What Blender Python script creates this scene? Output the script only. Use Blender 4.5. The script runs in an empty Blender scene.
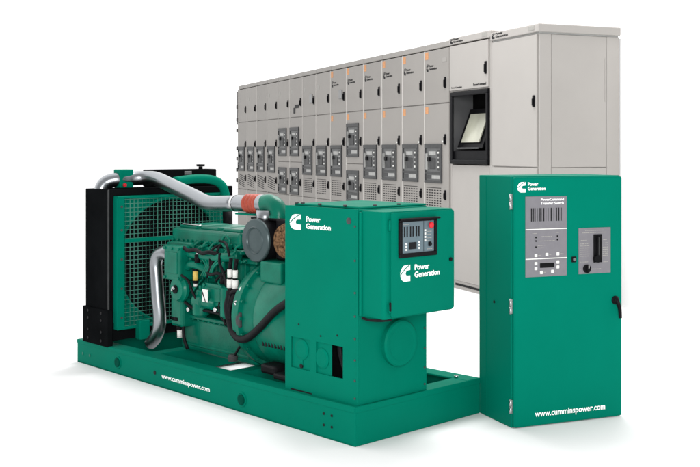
import bpy, bmesh, math, random
from mathutils import Vector, Matrix
random.seed(7)
PI = math.pi
scene = bpy.context.scene
COL = scene.collection

# ------------------------------------------------------------------ materials
def mat(name, col, rough=.5, metal=0.0, spec=.3, var=.05, scale=6.0, bump=0.0, bscale=120.0, emit=0.0, rnd=0.0):
    m = bpy.data.materials.new(name); m.use_nodes = True
    nt = m.node_tree; N = nt.nodes; L = nt.links
    b = N['Principled BSDF']
    b.inputs['Metallic'].default_value = metal
    b.inputs['Specular IOR Level'].default_value = spec
    tc = N.new('ShaderNodeTexCoord')
    n = N.new('ShaderNodeTexNoise'); n.inputs['Scale'].default_value = scale; n.inputs['Detail'].default_value = 6
    L.new(tc.outputs['Object'], n.inputs['Vector'])
    r = N.new('ShaderNodeValToRGB')
    r.color_ramp.elements[0].position = .3; r.color_ramp.elements[1].position = .7
    r.color_ramp.elements[0].color = [c*(1-var) for c in col] + [1]
    r.color_ramp.elements[1].color = [min(1, c*(1+var)) for c in col] + [1]
    L.new(n.outputs['Fac'], r.inputs['Fac'])
    if rnd:     # no two sheets of enamel match exactly
        oi = N.new('ShaderNodeObjectInfo'); rm = N.new('ShaderNodeMapRange'); hs_ = N.new('ShaderNodeHueSaturation')
        rm.inputs['To Min'].default_value = 1-rnd; rm.inputs['To Max'].default_value = 1+rnd
        L.new(oi.outputs['Random'], rm.inputs['Value']); L.new(rm.outputs['Result'], hs_.inputs['Value'])
        L.new(r.outputs['Color'], hs_.inputs['Color']); L.new(hs_.outputs['Color'], b.inputs['Base Color'])
    else: L.new(r.outputs['Color'], b.inputs['Base Color'])
    mr = N.new('ShaderNodeMapRange')
    mr.inputs['To Min'].default_value = max(.02, rough-.06); mr.inputs['To Max'].default_value = min(1, rough+.06)
    n2 = N.new('ShaderNodeTexNoise'); n2.inputs['Scale'].default_value = scale*3.1; n2.inputs['Detail'].default_value = 4
    L.new(tc.outputs['Object'], n2.inputs['Vector'])
    L.new(n2.outputs['Fac'], mr.inputs['Value']); L.new(mr.outputs['Result'], b.inputs['Roughness'])
    if bump:
        n3 = N.new('ShaderNodeTexNoise'); n3.inputs['Scale'].default_value = bscale; n3.inputs['Detail'].default_value = 3
        L.new(tc.outputs['Object'], n3.inputs['Vector'])
        bp = N.new('ShaderNodeBump'); bp.inputs['Strength'].default_value = bump; bp.inputs['Distance'].default_value = .002
        L.new(n3.outputs['Fac'], bp.inputs['Height']); L.new(bp.outputs['Normal'], b.inputs['Normal'])
    if emit:
        b.inputs['Emission Color'].default_value = (*col, 1); b.inputs['Emission Strength'].default_value = emit
    return m

M = {
 'green':  mat('green_paint', (0, .138, .089), .45, 0, .015, .04, 3, .12, 160),
 'cast':   mat('green_painted_casting', (0, .116, .073), .30, 0, .15, .20, 9, .45, 60),
 'tgreen': mat('green_cabinet_paint', (0, .148, .098), .45, 0, .015, .03, 3, .10, 160),
 'wire':   mat('pale_green_wire', (.045, .20, .145), .4, 0, .3, .10, 9),
 'grey':   mat('light_grey_enamel', (.288, .272, .255), .5, 0, .12, .03, 2.5, .06, 150, 0, .045),
 'grey2':  mat('light_grey_trim', (.303, .288, .271), .5, 0, .12, .025, 2.5, .06, 150),
 'black':  mat('black_paint', (.005, .0055, .006), .6, 0, .0, .25, 5, .2, 120),
 'rubber': mat('black_rubber', (.006, .006, .007), .5, 0, .10, .25, 20, .3, 90),
 'plastic':mat('black_plastic', (.006, .006, .007), .38, 0, .05, .15, 20),
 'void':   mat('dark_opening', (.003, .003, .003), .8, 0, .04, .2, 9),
 'alu':    mat('aluminised_pipe', (.255, .268, .282), .30, 1.0, .5, .04, 5),
 'steel':  mat('bright_steel', (.50, .50, .50), .3, 1.0, .5, .06, 30),
 'lid':    mat('dark_grey_lid_paint', (.042, .062, .065), .34, .2, .25, .08, 12, .15, 90),
 'red':    mat('red_silicone_hose', (.30, .055, .034), .4, 0, .15, .15, 25),
 'redbtn': mat('red_button', (.55, .015, .025), .3, 0, .3, .05, 25),
 'white':  mat('white_lettering', (.88, .88, .87), .5, 0, .2, .02, 30),
 'ivory':  mat('white_connector', (.64, .64, .61), .4, 0, .3, .05, 30),
 'ink':    mat('black_lettering', (.008, .008, .009), .5, 0, .1, .1, 30),
 'faint':  mat('pale_grey_mark', (.30, .29, .27), .5, 0, .2, .05, 30),
 'panel':  mat('grey_membrane_panel', (.165, .160, .174), .5, 0, .15, .04, 30),
 'panel2': mat('blue_grey_membrane_panel', (.105, .145, .165), .45, 0, .15, .04, 30),
 'brk':    mat('breaker_dark_grey', (.048, .049, .050), .45, 0, .15, .15, 18),
 'brk2':   mat('breaker_mid_grey', (.115, .117, .118), .45, 0, .15, .10, 18),
 'brk3':   mat('breaker_pale_grey', (.33, .33, .32), .4, 0, .2, .08, 18),
 'orange': mat('orange_warning_label', (.55, .27, .13), .55, 0, .1, .12, 40),
 'yellow': mat('yellow_cap', (.60, .42, .10), .4, 0, .2, .1, 40),
 'brown':  mat('brown_wrap', (.12, .066, .034), .8, 0, .05, .95, 55, .9, 60),
 'screen': mat('pale_screen', (.36, .36, .29), .25, 0, .4, .22, 4, 0, 1, .08),
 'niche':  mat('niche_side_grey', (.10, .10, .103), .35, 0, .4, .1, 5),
 'plug': mat('recess_shade_green', (0, .055, .036), .6, 0, .02, .2, 30),
 'seam': mat('pale_edge_highlight', (.62, .60, .57), .45, 0, .15, .05, 10),
 'meter':  mat('grey_meter_window', (.17, .17, .17), .3, 0, .3, .1, 40),
 'white_paper': mat('white_floor_paper', (.77, .77, .77), .8, 0, .03, .005, 1.0),
 'white_flat': mat('white_flat_paint', (.96, .96, .96), .8, 0, .03, .005, 1.0),
 'grey3':  mat('pale_grey_enamel', (.37, .350, .331), .5, 0, .12, .02, 2.5, .06, 150),
}

# ------------------------------------------------------------------ mesh builder
# Local frame of every unit: a runs from the near corner along the left face, b along the right face, z up.
# It is stored as x = -a, y = b.
def vec(p): return Vector((-p[0], p[1], p[2]))

class MB:
    def __init__(s):
        s.bm = bmesh.new(); s.mats = []
    def mi(s, m):
        if m not in s.mats: s.mats.append(m)
        return s.mats.index(m)
    def _merge(s, tb, m, smooth):
        bmesh.ops.recalc_face_normals(tb, faces=tb.faces[:])
        i = s.mi(m); vm = {}
        for v in tb.verts: vm[v] = s.bm.verts.new(v.co)
        for f in tb.faces:
            try:
                nf = s.bm.faces.new([vm[v] for v in f.verts]); nf.material_index = i
                nf.smooth = f.smooth if smooth is None else smooth
            except ValueError: pass
        tb.free()
    def box(s, a0, a1, b0, b1, z0, z1, m='green', bev=.003, seg=1):
        tb = bmesh.new()
        r = bmesh.ops.create_cube(tb, size=1)
        lo = Vector((-max(a0, a1), min(b0, b1), min(z0, z1))); hi = Vector((-min(a0, a1), max(b0, b1), max(z0, z1)))
        for v in tb.verts:
            v.co = Vector([lo[k] + (v.co[k]+.5)*(hi[k]-lo[k]) for k in range(3)])
        d = min(hi-lo)
        bv = min(bev, d*.45)
        if bv > 1e-5:
            bmesh.ops.bevel(tb, geom=tb.edges[:], offset=bv, segments=seg, profile=.5, affect='EDGES')
        s._merge(tb, m, False); return s
    def vbox(s, a0, a1, b0, b1, z0, z1, m='green', r=.02, seg=4, bev=.002):
        # box with rounded vertical edges
        tb = bmesh.new(); pts = []
        for (ca, cb, st) in ((a0+r, b0+r, PI), (a1-r, b0+r, PI*1.5), (a1-r, b1-r, 0), (a0+r, b1-r, PI/2)):
            for k in range(seg+1):
                t = st + PI/2*k/seg; pts.append((ca+r*math.cos(t), cb+r*math.sin(t)))
        lo = [tb.verts.new(vec((p[0], p[1], z0))) for p in pts]; hi = [tb.verts.new(vec((p[0], p[1], z1))) for p in pts]
        tb.faces.new(lo[::-1]); tb.faces.new(hi); n = len(pts)
        for k in range(n): tb.faces.new((lo[k], lo[(k+1) % n], hi[(k+1) % n], hi[k]))
        bmesh.ops.recalc_face_normals(tb, faces=tb.faces[:])
        if bev:
            es = [e for e in tb.edges if all(abs(v.co.z-z0) < 1e-6 for v in e.verts) or all(abs(v.co.z-z1) < 1e-6 for v in e.verts)]
            bmesh.ops.bevel(tb, geom=es, offset=bev, segments=2, profile=.5, affect='EDGES')
        s._merge(tb, m, False); return s
    def tube(s, path, r, m='green', n=14, caps=True, sub=5):
        P = [vec(p) for p in path]
        if len(P) > 2 and sub > 1: P = catmull(P, sub)
        R = r if isinstance(r, (list, tuple)) else None
        tb = bmesh.new(); rings = []; up = None
        for i, p in enumerate(P):
            t = (P[min(i+1, len(P)-1)] - P[max(i-1, 0)]).normalized()
            if up is None:
                up = t.orthogonal().normalized()
            up = (up - t*up.dot(t)).normalized(); sd = t.cross(up)
            rr = r if R is None else R[0] + (R[1]-R[0])*i/(len(P)-1)
            rings.append([tb.verts.new(p + (up*math.cos(2*PI*k/n)+sd*math.sin(2*PI*k/n))*rr) for k in range(n)])
        for A, B in zip(rings, rings[1:]):
            for k in range(n):
                f = tb.faces.new((A[k], A[(k+1) % n], B[(k+1) % n], B[k])); f.smooth = True
        if caps:
            tb.faces.new(rings[0][::-1]); tb.faces.new(rings[-1])
        s._merge(tb, m, None); return s
    def cyl(s, p0, p1, r0, r1=None, m='green', n=20):
        return s.tube([p0, p1], [r0, r0 if r1 is None else r1], m, n, True, 1)
    def lathe(s, p0, p1, prof, m='green', n=32):
        # profile of (t along p0->p1 in metres, radius)
        A, B = vec(p0), vec(p1); ax = (B-A).normalized(); up = ax.orthogonal().normalized(); sd = ax.cross(up)
        tb = bmesh.new(); rings = []
        for t, r in prof:
            rings.append([tb.verts.new(A + ax*t + (up*math.cos(2*PI*k/n)+sd*math.sin(2*PI*k/n))*max(r, 1e-4)) for k in range(n)])
        for X, Y in zip(rings, rings[1:]):
            for k in range(n):
                tb.faces.new((X[k], X[(k+1) % n], Y[(k+1) % n], Y[k]))
        tb.faces.new(rings[0][::-1]); tb.faces.new(rings[-1])
        bmesh.ops.recalc_face_normals(tb, faces=tb.faces[:])
        for f in tb.faces: f.smooth = len(f.verts) == 4
        for e in tb.edges:
            if len(e.link_faces) == 2 and e.calc_face_angle() > .6: e.smooth = False
        s._merge_sharp(tb, m); return s
    def _merge_sharp(s, tb, m):
        i = s.mi(m); vm = {v: s.bm.verts.new(v.co) for v in tb.verts}
        for f in tb.faces:
            nf = s.bm.faces.new([vm[v] for v in f.verts]); nf.material_index = i; nf.smooth = f.smooth
        for e in tb.edges:
            if not e.smooth:
                ne = s.bm.edges.get((vm[e.verts[0]], vm[e.verts[1]]))
                if ne: ne.smooth = False
        tb.free()
    def prism(s, plane, at, pts, th, m='white', org=(0, 0), size=1.0):
        # outline in the plane 'A' (faces -a, pts are b,z) or 'B' (faces -b, pts are -a,z); th = how far it stands proud
        tb = bmesh.new()
        def P(q, o):
            u, z = org[0]+q[0]*size, org[1]+q[1]*size
            return vec((at-o, u, z)) if plane == 'A' else vec((-u, at-o, z))
        lo = [tb.verts.new(P(q, -.001)) for q in pts]; hi = [tb.verts.new(P(q, th)) for q in pts]; n = len(pts)
        tb.faces.new(lo); tb.faces.new(hi)
        for k in range(n): tb.faces.new((lo[k], lo[(k+1) % n], hi[(k+1) % n], hi[k]))
        tb.normal_update()
        bmesh.ops.triangulate(tb, faces=[f for f in tb.faces if len(f.verts) > 4])
        s._merge(tb, m, False); return s
    def tilted(s, frame, m, bev=0):   # any 8-corner box given as bottom 4 + top 4 points (a,b,z)
        tb = bmesh.new(); v = [tb.verts.new(vec(p)) for p in frame]
        for q in ((0, 1, 2, 3), (4, 5, 6, 7), (0, 1, 5, 4), (1, 2, 6, 5), (2, 3, 7, 6), (3, 0, 4, 7)): tb.faces.new([v[k] for k in q])
        s._merge(tb, m, False); return s
    def taper(s, length):
        for v in s.bm.verts:
            if v.co.z > .09: v.co.z *= 1.025 + .2*v.co.x/length
        return s
    def panel(s, a_cuts, z_cuts, holes, b, th, m):
        # one sheet of metal facing -b with square openings
        tb = bmesh.new(); V = {}
        def g(i, j, k):
            if (i, j, k) not in V: V[i, j, k] = tb.verts.new(vec((a_cuts[i], b+k*th, z_cuts[j])))
            return V[i, j, k]
        na, nz = len(a_cuts)-1, len(z_cuts)-1
        solid = lambda i, j: 0 <= i < na and 0 <= j < nz and (i, j) not in holes
        for i in range(na):
            for j in range(nz):
                if not solid(i, j): continue
                for k in (0, 1): tb.faces.new((g(i, j, k), g(i+1, j, k), g(i+1, j+1, k), g(i, j+1, k)))
                for (di, dj, p, q) in ((-1, 0, (i, j), (i, j+1)), (1, 0, (i+1, j), (i+1, j+1)), (0, -1, (i, j), (i+1, j)), (0, 1, (i, j+1), (i+1, j+1))):
                    if not solid(i+di, j+dj): tb.faces.new((g(*p, 0), g(*q, 0), g(*q, 1), g(*p, 1)))
        s._merge(tb, m, False); return s
    def mesh(s, name):
        me = bpy.data.meshes.new(name); s.bm.to_mesh(me); s.bm.free()
        for k in s.mats: me.materials.append(M[k])
        return me
    def build(s, name, parent=None):
        return link(name, s.mesh(name), parent)

def catmull(P, n):
    out = []
    Q = [P[0]*2-P[1]] + P + [P[-1]*2-P[-2]]
    for i in range(1, len(Q)-2):
        a, b, c, d = Q[i-1:i+3]
        for k in range(n):
            t = k/n
            out.append(.5*((2*b) + (c-a)*t + (2*a-5*b+4*c-d)*t*t + (3*b-3*c+d-a)*t**3))
    out.append(P[-1]); return out

def link(name, data, parent=None):
    o = bpy.data.objects.new(name, data); COL.objects.link(o)
    if parent is not None: o.parent = parent
    return o

def thing(name, label, cat, loc, rz, group=None):
    o = link(name, None); o.location = loc; o.rotation_euler = (0, 0, rz)
    o['label'] = label; o['category'] = cat
    if group: o['group'] = group
    return o

TXT = {}
def text_mesh(body, size, bold=.012, space=1.0, line=.95):
    key = (body, size, bold, space, line)
    if key in TXT: return TXT[key]
    cu = bpy.data.curves.new('lettering', 'FONT'); cu.body = body; cu.size = size; cu.extrude = .0008
    cu.offset = bold*size; cu.space_character = space; cu.space_line = line; cu.resolution_u = 3
    o = bpy.data.objects.new('lettering', cu); COL.objects.link(o)
    dg = bpy.context.evaluated_depsgraph_get(); dg.update()
    me = bpy.data.meshes.new_from_object(o.evaluated_get(dg)); me.name = 'lettering'
    bpy.data.objects.remove(o); bpy.data.curves.remove(cu)
    TXT[key] = me; return me
def lettering(body, plane, at, org, size, m, parent, width=None, name='lettering', **kw):
    me = text_mesh(body, size, **kw).copy(); me.materials.clear(); me.materials.append(M[m])
    xs = [v.co.x for v in me.vertices]; sx = 1.0
    if width: sx = width/max(1e-6, max(xs)-min(xs))
    R = Matrix(((0, 0, 1), (1, 0, 0), (0, 1, 0))) if plane == 'A' else Matrix(((1, 0, 0), (0, 0, -1), (0, 1, 0)))
    # plane A: text x->b, y->z, facing -a ; plane B: text x-> -a, y->z, facing -b
    o = Vector((-(at)+.0015, org[0], org[1])) if plane == 'A' else Vector((org[0], at-.0015, org[1]))
    for v in me.vertices:
        v.co = R @ Vector((v.co.x*sx, v.co.y, v.co.z)) + o
    return link(name, me, parent)

EMB = [(1, 1), (.52, 1), (.36, .97), (.22, .88), (.10, .74), (.03, .60), (0, .48), (.02, .36), (.08, .22), (.18, .10), (.30, .03), (.44, 0), (1, 0),
       (1, .34), (.72, .34), (.60, .37), (.53, .44), (.53, .52), (.58, .60), (.68, .66), (1, .68)]
SLASH = [(.02, .44), (.14, .45), (.46, .76), (.78, .93), (.98, 1.02), (.72, 1.02), (.42, .86), (.16, .58)]
def emblem(plane, at, org, w, h, m, back, parent, name='emblem'):
    mb = MB()
    k = lambda pts: [(x*w, y*h) for x, y in pts]
    mb.prism(plane, at, k(EMB), .0012, m, org)
    mb.prism(plane, at, k([(.0, .45), (.03, .40), (.30, .60), (.60, .80), (.86, .93), (.98, 1.0), (.84, .985), (.52, .83), (.22, .63)]), .002, back, org)
    return mb.build(name, parent)

# ------------------------------------------------------------------ camera, world, lamps
f_px = 1017.25
cam = bpy.data.cameras.new('camera'); co = link('camera', cam); scene.camera = co
cam.sensor_fit = 'HORIZONTAL'; cam.sensor_width = 36; cam.lens = 36*f_px/700
cam.shift_y = -(233.5-151.3)/700
co.location = (0, 0, 1.5); co.rotation_euler = (PI/2, 0, 0); cam.clip_end = 500
BACK, FRONT, TOP = .34, 1.55, .48
w = bpy.data.worlds.new('World'); scene.world = w; w.use_nodes = True
WN = w.node_tree.nodes; WL = w.node_tree.links
bg = WN['Background']; bg.inputs['Color'].default_value = (1, 1, 1, 1)
# white studio: bright white cove in front and overhead, dim studio behind the photographer
wt = WN.new('ShaderNodeTexCoord'); wx = WN.new('ShaderNodeSeparateXYZ'); WL.new(wt.outputs['Generated'], wx.inputs[0])
wy = WN.new('ShaderNodeMapRange'); wy.inputs['From Min'].default_value = -.35; wy.inputs['From Max'].default_value = .15
wy.inputs['To Min'].default_value = BACK; wy.inputs['To Max'].default_value = FRONT; WL.new(wx.outputs['Y'], wy.inputs['Value'])
wz = WN.new('ShaderNodeMapRange'); wz.inputs['From Min'].default_value = .05; wz.inputs['From Max'].default_value = 1
wz.inputs['To Min'].default_value = 0; wz.inputs['To Max'].default_value = TOP; WL.new(wx.outputs['Z'], wz.inputs['Value'])
wa = WN.new('ShaderNodeMath'); wa.operation = 'ADD'; WL.new(wy.outputs['Result'], wa.inputs[0]); WL.new(wz.outputs['Result'], wa.inputs[1])
wl_ = WN.new('ShaderNodeMapRange'); wl_.inputs['From Min'].default_value = 0; wl_.inputs['From Max'].default_value = -1
wl_.inputs['To Min'].default_value = 0; wl_.inputs['To Max'].default_value = .25; WL.new(wx.outputs['X'], wl_.inputs['Value'])
wb_ = WN.new('ShaderNodeMath'); wb_.operation = 'ADD'; WL.new(wa.outputs[0], wb_.inputs[0]); WL.new(wl_.outputs['Result'], wb_.inputs[1])
WL.new(wb_.outputs[0], bg.inputs['Strength'])
scene.view_settings.view_transform = 'Standard'; scene.view_settings.look = 'None'
scene.view_settings.exposure = 0; scene.view_settings.gamma = 1
def area(name, loc, aim, size, power):
    l = bpy.data.lights.new(name, 'AREA'); l.shape = 'DISK'; l.size = size; l.energy = power
    o = link(name, l); o.location = loc
    o.rotation_euler = (Vector(aim)-Vector(loc)).to_track_quat('-Z', 'Y').to_euler()
area('softbox_front', (.2, -4.0, 2.9), (.9, 6.5, 1.0), 3.2, 800)
area('softbox_back', (.8, 9.1, 6.2), (.5, 5.4, 0), 4.2, 450)

# ------------------------------------------------------------------ setting
fm = bmesh.new(); bmesh.ops.create_grid(fm, x_segments=2, y_segments=2, size=150)
me = bpy.data.meshes.new('floor'); fm.to_mesh(me); fm.free(); me.materials.append(M['white_paper'])
fl = link('floor', me); fl['kind'] = 'structure'
S_LOC, S_YAW = Vector((1.772, 9.573, 0)), .3845
G_LOC, G_YAW = Vector((.026, 5.155, 0)), .7546
T_LOC, T_YAW = Vector((.882, 5.495, 0)), .3871
wb = MB().box(-.55, 10.3, .935, 1.0, -.05, 2.6, 'white_flat', 0)  # added white flat that takes a soft shadow beside the end cubicle
wl = wb.build('shade_flat'); wl.location = S_LOC; wl.rotation_euler = (0, 0, S_YAW-PI/2); wl['kind'] = 'structure'

# ================================================================== SWITCHGEAR ROW
W = .6103
def at_s(a):   # a point on the row's front line
    return S_LOC + Vector((-math.sin(S_YAW)*a, math.cos(S_YAW)*a, 0))
GRP = 'grey switchgear cubicles standing in one row'
CACHE = {}
def shared(name, key, fn, parent):
    if key not in CACHE:
        mb = MB(); fn(mb); CACHE[key] = mb.mesh(name)
    return link(name, CACHE[key], parent)

def case_fn(mb):
    mb.box(0.002, W-.002, .018, .92, 0.09, 2.655, 'grey', .004)
    mb.box(0.004, W-.004, .03, .91, 0, .088, 'grey2', .002)
    mb.box(.03, W-.03, .026, .031, .035, .055, 'ink', 0)
def top_fn(mb):
    mb.box(0.002, W-.002, .006, .925, 2.664, 2.728, 'grey2', .006)
    mb.box(0.01, W-.01, .03, .92, 2.654, 2.668, 'void', 0)
def udoor_fn(mb): mb.box(.004, W-.004, 0, .02, 2.045, 2.652, 'grey', .004, 2)
def mdoor_fn(mb): mb.box(.004, W-.004, 0, .02, .805, 2.033, 'grey', .004, 2)
def ldoor_fn(mb): mb.box(.004, W-.004, 0, .02, .094, .793, 'grey', .004, 2)
def hnd(mb, z0, z1, a=.07):
    mb.box(a, a+.036, -.012, .002, z0, z1, 'plastic', .004)
    mb.box(a+.008, a+.028, -.024, -.010, z0+.012, z1-.03, 'plastic', .004)
def breaker(mb, a1, z0, z1):
    a0 = a1-.43
    # frame of four bars round a recessed face
    mb.box(a0, a1, -.016, .003, z1-.05, z1, 'brk', .004); mb.box(a0, a1, -.016, .003, z0, z0+.03, 'brk', .004)
    mb.box(a1-.03, a1, -.015, .003, z0+.03, z1-.05, 'brk', .003); mb.box(a0, a0+.03, -.015, .003, z0+.03, z1-.05, 'brk', .003)
    mb.box(a0+.03, a1-.03, -.004, .002, z0+.03, z1-.05, 'brk2', 0)
    mb.box(a0+.03, a1-.03, -.013, -.003, z0+.10, z0+.125, 'brk', .002)
    mb.box(a0+.05, a0+.25, -.008, -.003, z0+.045, z0+.088, 'brk3', .002)      # name window
    mb.box(a0+.27, a1-.05, -.007, -.003, z0+.045, z0+.088, 'brk', .002)
    mb.box(a1-.085, a1-.06, -.03, -.003, z0+.15, z1-.11, 'brk3', .004)        # charging lever
    mb.box(a0+.15, a1-.10, -.009, -.003, z1-.13, z1-.085, 'brk3', .002)       # rating plate
    mb.box(a0+.16, a1-.13, -.012, -.003, z0+.16, z1-.16, 'brk', .004)
    mb.box(a0+.045, a0+.115, -.010, -.003, z0+.145, z1-.075, 'brk', .002)
    for k in range(4): mb.box(a0+.062, a0+.098, -.014, -.009, z0+.17+k*.055, z0+.19+k*.055, 'brk3' if k % 3 else 'ivory', .002)
    mb.box(a1-.16, a1-.10, -.03, -.01, z1-.20, z1-.15, 'plastic', .006)
def vent(mb):
    for r in range(7):
        for c in range(6):
            a = W-.05-c*.066; z = 1.062-r*.029
            mb.box(a-.040, a, -.0025, .002, z-.012, z, 'ink', .001)
    mb.box(W-.05-5*.066-.04, W-.05, -.003, .002, 1.082, 1.088, 'ink', 0)
def louvre(mb):   # long slanted slots of the far cubicles
    for r in range(6):
        z = 1.075-r*.036
        mb.tilted([(W-.05, -.003, z), (W-.05, .002, z), (W-.43, .002, z-.05), (W-.43, -.003, z-.05),
                   (W-.05, -.003, z+.012), (W-.05, .002, z+.012), (W-.43, .002, z-.038), (W-.43, -.003, z-.038)], 'ink')

def cubicle(i, label):
    """i counts from the row's near end; 0 stands against the screen cubicle"""
    t = thing('switchgear_cubicle', label, 'switchgear cubicle', at_s(1.806+W*i), S_YAW-PI/2, GRP)
    double = i in (4, 8, 9)
    shared('case', 'case', case_fn, t)
    shared('top_trim', 'top', top_fn, t)
    shared('edge_highlight', 'et', lambda m: m.box(W-.0035, W+.0035, -.004, .03, .09, 2.655, 'seam', .001), t)  # pale strip: the highlight along the cubicle edge, put in as colour
    u = shared('upper_door', 'ud', udoor_fn, t)
    shared('handle', 'h1', lambda m: hnd(m, 2.205, 2.328), u)
    if i <= 5:
        emblem('B', 0, (-(W-.045), 2.415), .055, .085, 'ink', 'grey', u)
        lettering('Power\nGeneration', 'B', 0, (-(W-.115), 2.465), .036, 'ink', u, width=.20, bold=.02)
    if i > 5: shared('warning_label', 'wl3', lambda m: m.box(W-.14, W-.06, -.002, .002, 2.42, 2.48, 'faint', 0), u)
    if i <= 5:
        s = shared('warning_label', 'wl1', lambda m: m.box(W-.10, W-.02, -.002, .002, 2.555, 2.64, 'orange', 0), u)
    if i == 0: shared('nameplate', 'np', lambda m: m.box(.06, .16, -.003, .002, 2.50, 2.545, 'grey2', .001), u)
    if i in (5, 7): shared('meter', 'mt', lambda m: m.box(.15, .27, -.012, .002, 2.235, 2.36, 'meter', .004), u)
    if i == 8:
        shared('label_plate', 'lp', lambda m: (m.box(.16, .36, -.006, .002, 2.18, 2.235, 'ink', .003), m.box(.34, .42, -.006, .002, 2.10, 2.19, 'ink', .003)), u)
    d = shared('middle_door', 'md2' if double else 'md', (lambda m: (m.box(.004, W-.004, 0, .02, 1.333, 2.033, 'grey', .004, 2), m.box(.004, W-.004, 0, .02, .805, 1.326, 'grey', .004, 2))) if double else mdoor_fn, t)
    shared('handle', 'h2', lambda m: hnd(m, 1.575, 1.69), d)
    shared('handle', 'h3', lambda m: hnd(m, .958, 1.066), d)
    if i <= 5: shared('warning_label', 'wl2', lambda m: m.box(W-.10, W-.025, -.002, .002, 1.93, 2.01, 'orange', 0), d)
    if double:
        shared('circuit_breaker', 'b_hi', lambda m: breaker(m, W-.02, 1.425, 1.88), d)
        shared('circuit_breaker', 'b_lo', lambda m: breaker(m, W-.02, .815, 1.24), d)
    else:
        shared('circuit_breaker', 'b', lambda m: breaker(m, W-.02, 1.14, 1.585), d)
        if i > 9: shared('vent', 'lv', louvre, d)
        else: shared('vent', 'v', vent, d)
        shared('rating_label', 'rl', lambda m: m.box(.10, .17, -.002, .002, 1.60, 1.62, 'ivory', 0), d)
    shared('lower_door', 'ld', ldoor_fn, t)
    return t

ORD = ['first', 'second', 'third', 'fourth', 'fifth', 'sixth', 'seventh', 'eighth', 'ninth', 'tenth', 'eleventh', 'twelfth', 'thirteenth', 'fourteenth']
for i in range(14):
    k = 13-i
    if i == 0: lab = 'grey switchgear cubicle with one breaker, directly left of the cubicle with the black screen recess'
    elif i == 1: lab = 'grey cubicle with one breaker, second to the left of the black screen recess'
    elif i == 2: lab = 'grey cubicle with one breaker, third to the left of the black screen recess'
    elif i == 3: lab = 'single-breaker grey cubicle just right of the lone cubicle with two stacked breakers'
    elif i == 4: lab = 'grey cubicle with two stacked breakers, standing between single-breaker cubicles on both sides'
    elif i == 5: lab = 'single-breaker grey cubicle with a small meter, just left of the lone two-breaker cubicle'
    elif i == 6: lab = 'single-breaker grey cubicle between the two cubicles with small grey meters'
    elif i == 7: lab = 'single-breaker grey cubicle with a small meter, just right of the two-breaker pair'
    elif i == 8: lab = 'right one of the adjoining two-breaker grey cubicles, with a black mark on its upper door'
    elif i == 9: lab = 'left one of the adjoining pair of grey cubicles with two stacked breakers'
    elif i == 10: lab = 'single-breaker grey cubicle with slanted vents, just left of the two-breaker pair'
    elif i == 11: lab = 'grey cubicle with slanted vents, third from the far left end of the row'
    elif i == 12: lab = 'grey cubicle with slanted vents, second from the far left end of the row'
    else: lab = 'farthest grey switchgear cubicle at the left end of the row, hinges on its edge'
    c = cubicle(i, lab)
    if i == 13:
        MB().box(W+.004, W+.03, -.010, .05, 2.0, 2.62, 'plastic', .003).build('edge_strip', c)
        for z in (2.30, 2.06, 1.86, 1.52, 1.33, 1.12, .92):
            MB().box(W+.004, W+.055, -.022, .05, z, z+.07, 'plastic', .004).build('hinge', c)

# ---- cubicle with the recessed screen (0.912 m wide)
D = .912
t = thing('screen_cubicle', 'light grey control cubicle with a black recess holding a tilted pale screen', 'switchgear cubicle', at_s(.894), S_YAW-PI/2, GRP)
mb = MB()
mb.box(.003, D-.003, .45, .92, .09, 2.735, 'grey3', .004)
mb.box(.003, .045, .018, .449, .09, 2.66, 'grey3', .004); mb.box(D-.045, D-.003, .018, .449, .09, 2.66, 'grey3', .004)
mb.box(.046, D-.046, .018, .449, .09, 1.352, 'grey3', .004); mb.box(.046, D-.046, .018, .449, 2.15, 2.66, 'grey3', .004)
mb.box(.004, D-.004, .03, .91, 0, .088, 'grey3', .002)
mb.box(.03, D-.10, .026, .031, .035, .058, 'ink', 0)
mb.build('case', t)
tr = MB().box(.002, D-.002, -.004, .449, 2.668, 2.742, 'grey3', .006).build('top_trim', t)
emblem('B', -.004, (-(D-.035), 2.678), .058, .056, 'ink', 'grey3', tr)
lettering('Power\nGeneration', 'B', -.004, (-(D-.11), 2.714), .030, 'ink', tr, width=.22, bold=.02)
MB().box(.06, .17, -.007, -.003, 2.685, 2.728, 'faint', .001).build('nameplate', tr)
u = MB().box(.05, D-.012, -.001, .018, 2.165, 2.652, 'grey3', .004, 2).build('upper_door', t)
mb = MB(); hnd(mb, 2.30, 2.43, .075); mb.build('handle', u)
lettering('Power Generation', 'B', -.001, (-(D-.06), 2.188), .026, 'ink', u, width=.24, bold=.0)
lettering('PowerCommand', 'B', -.001, (-.36, 2.188), .040, 'ink', u, width=.27, bold=.012)
n = MB()
A0, A1, Z0, Z1 = .045, .868, 1.362, 2.145
n.box(A0, A1, -.014, .012, Z1-.05, Z1, 'plastic', .012, 3); n.box(A0, A1, -.014, .012, Z0, Z0+.05, 'plastic', .012, 3)
n.box(A1-.05, A1, -.013, .012, Z0+.045, Z1-.045, 'plastic', .008, 2); n.box(A0, A0+.04, -.013, .012, Z0+.045, Z1-.045, 'plastic', .008, 2)
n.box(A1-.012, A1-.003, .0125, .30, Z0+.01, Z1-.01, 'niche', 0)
n.box(A0+.003, A0+.012, .0125, .30, Z0+.01, Z1-.01, 'plastic', 0)
n.box(A0+.013, A1-.013, .0125, .44, Z1-.02, Z1-.008, 'plastic', 0)
n.box(A0+.013, A1-.013, .0125, .44, Z0+.008, Z0+.02, 'plastic', 0)
n.box(A0+.013, A1-.013,   .27, .28, Z0+.021, Z1-.021, 'void', 0)
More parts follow.
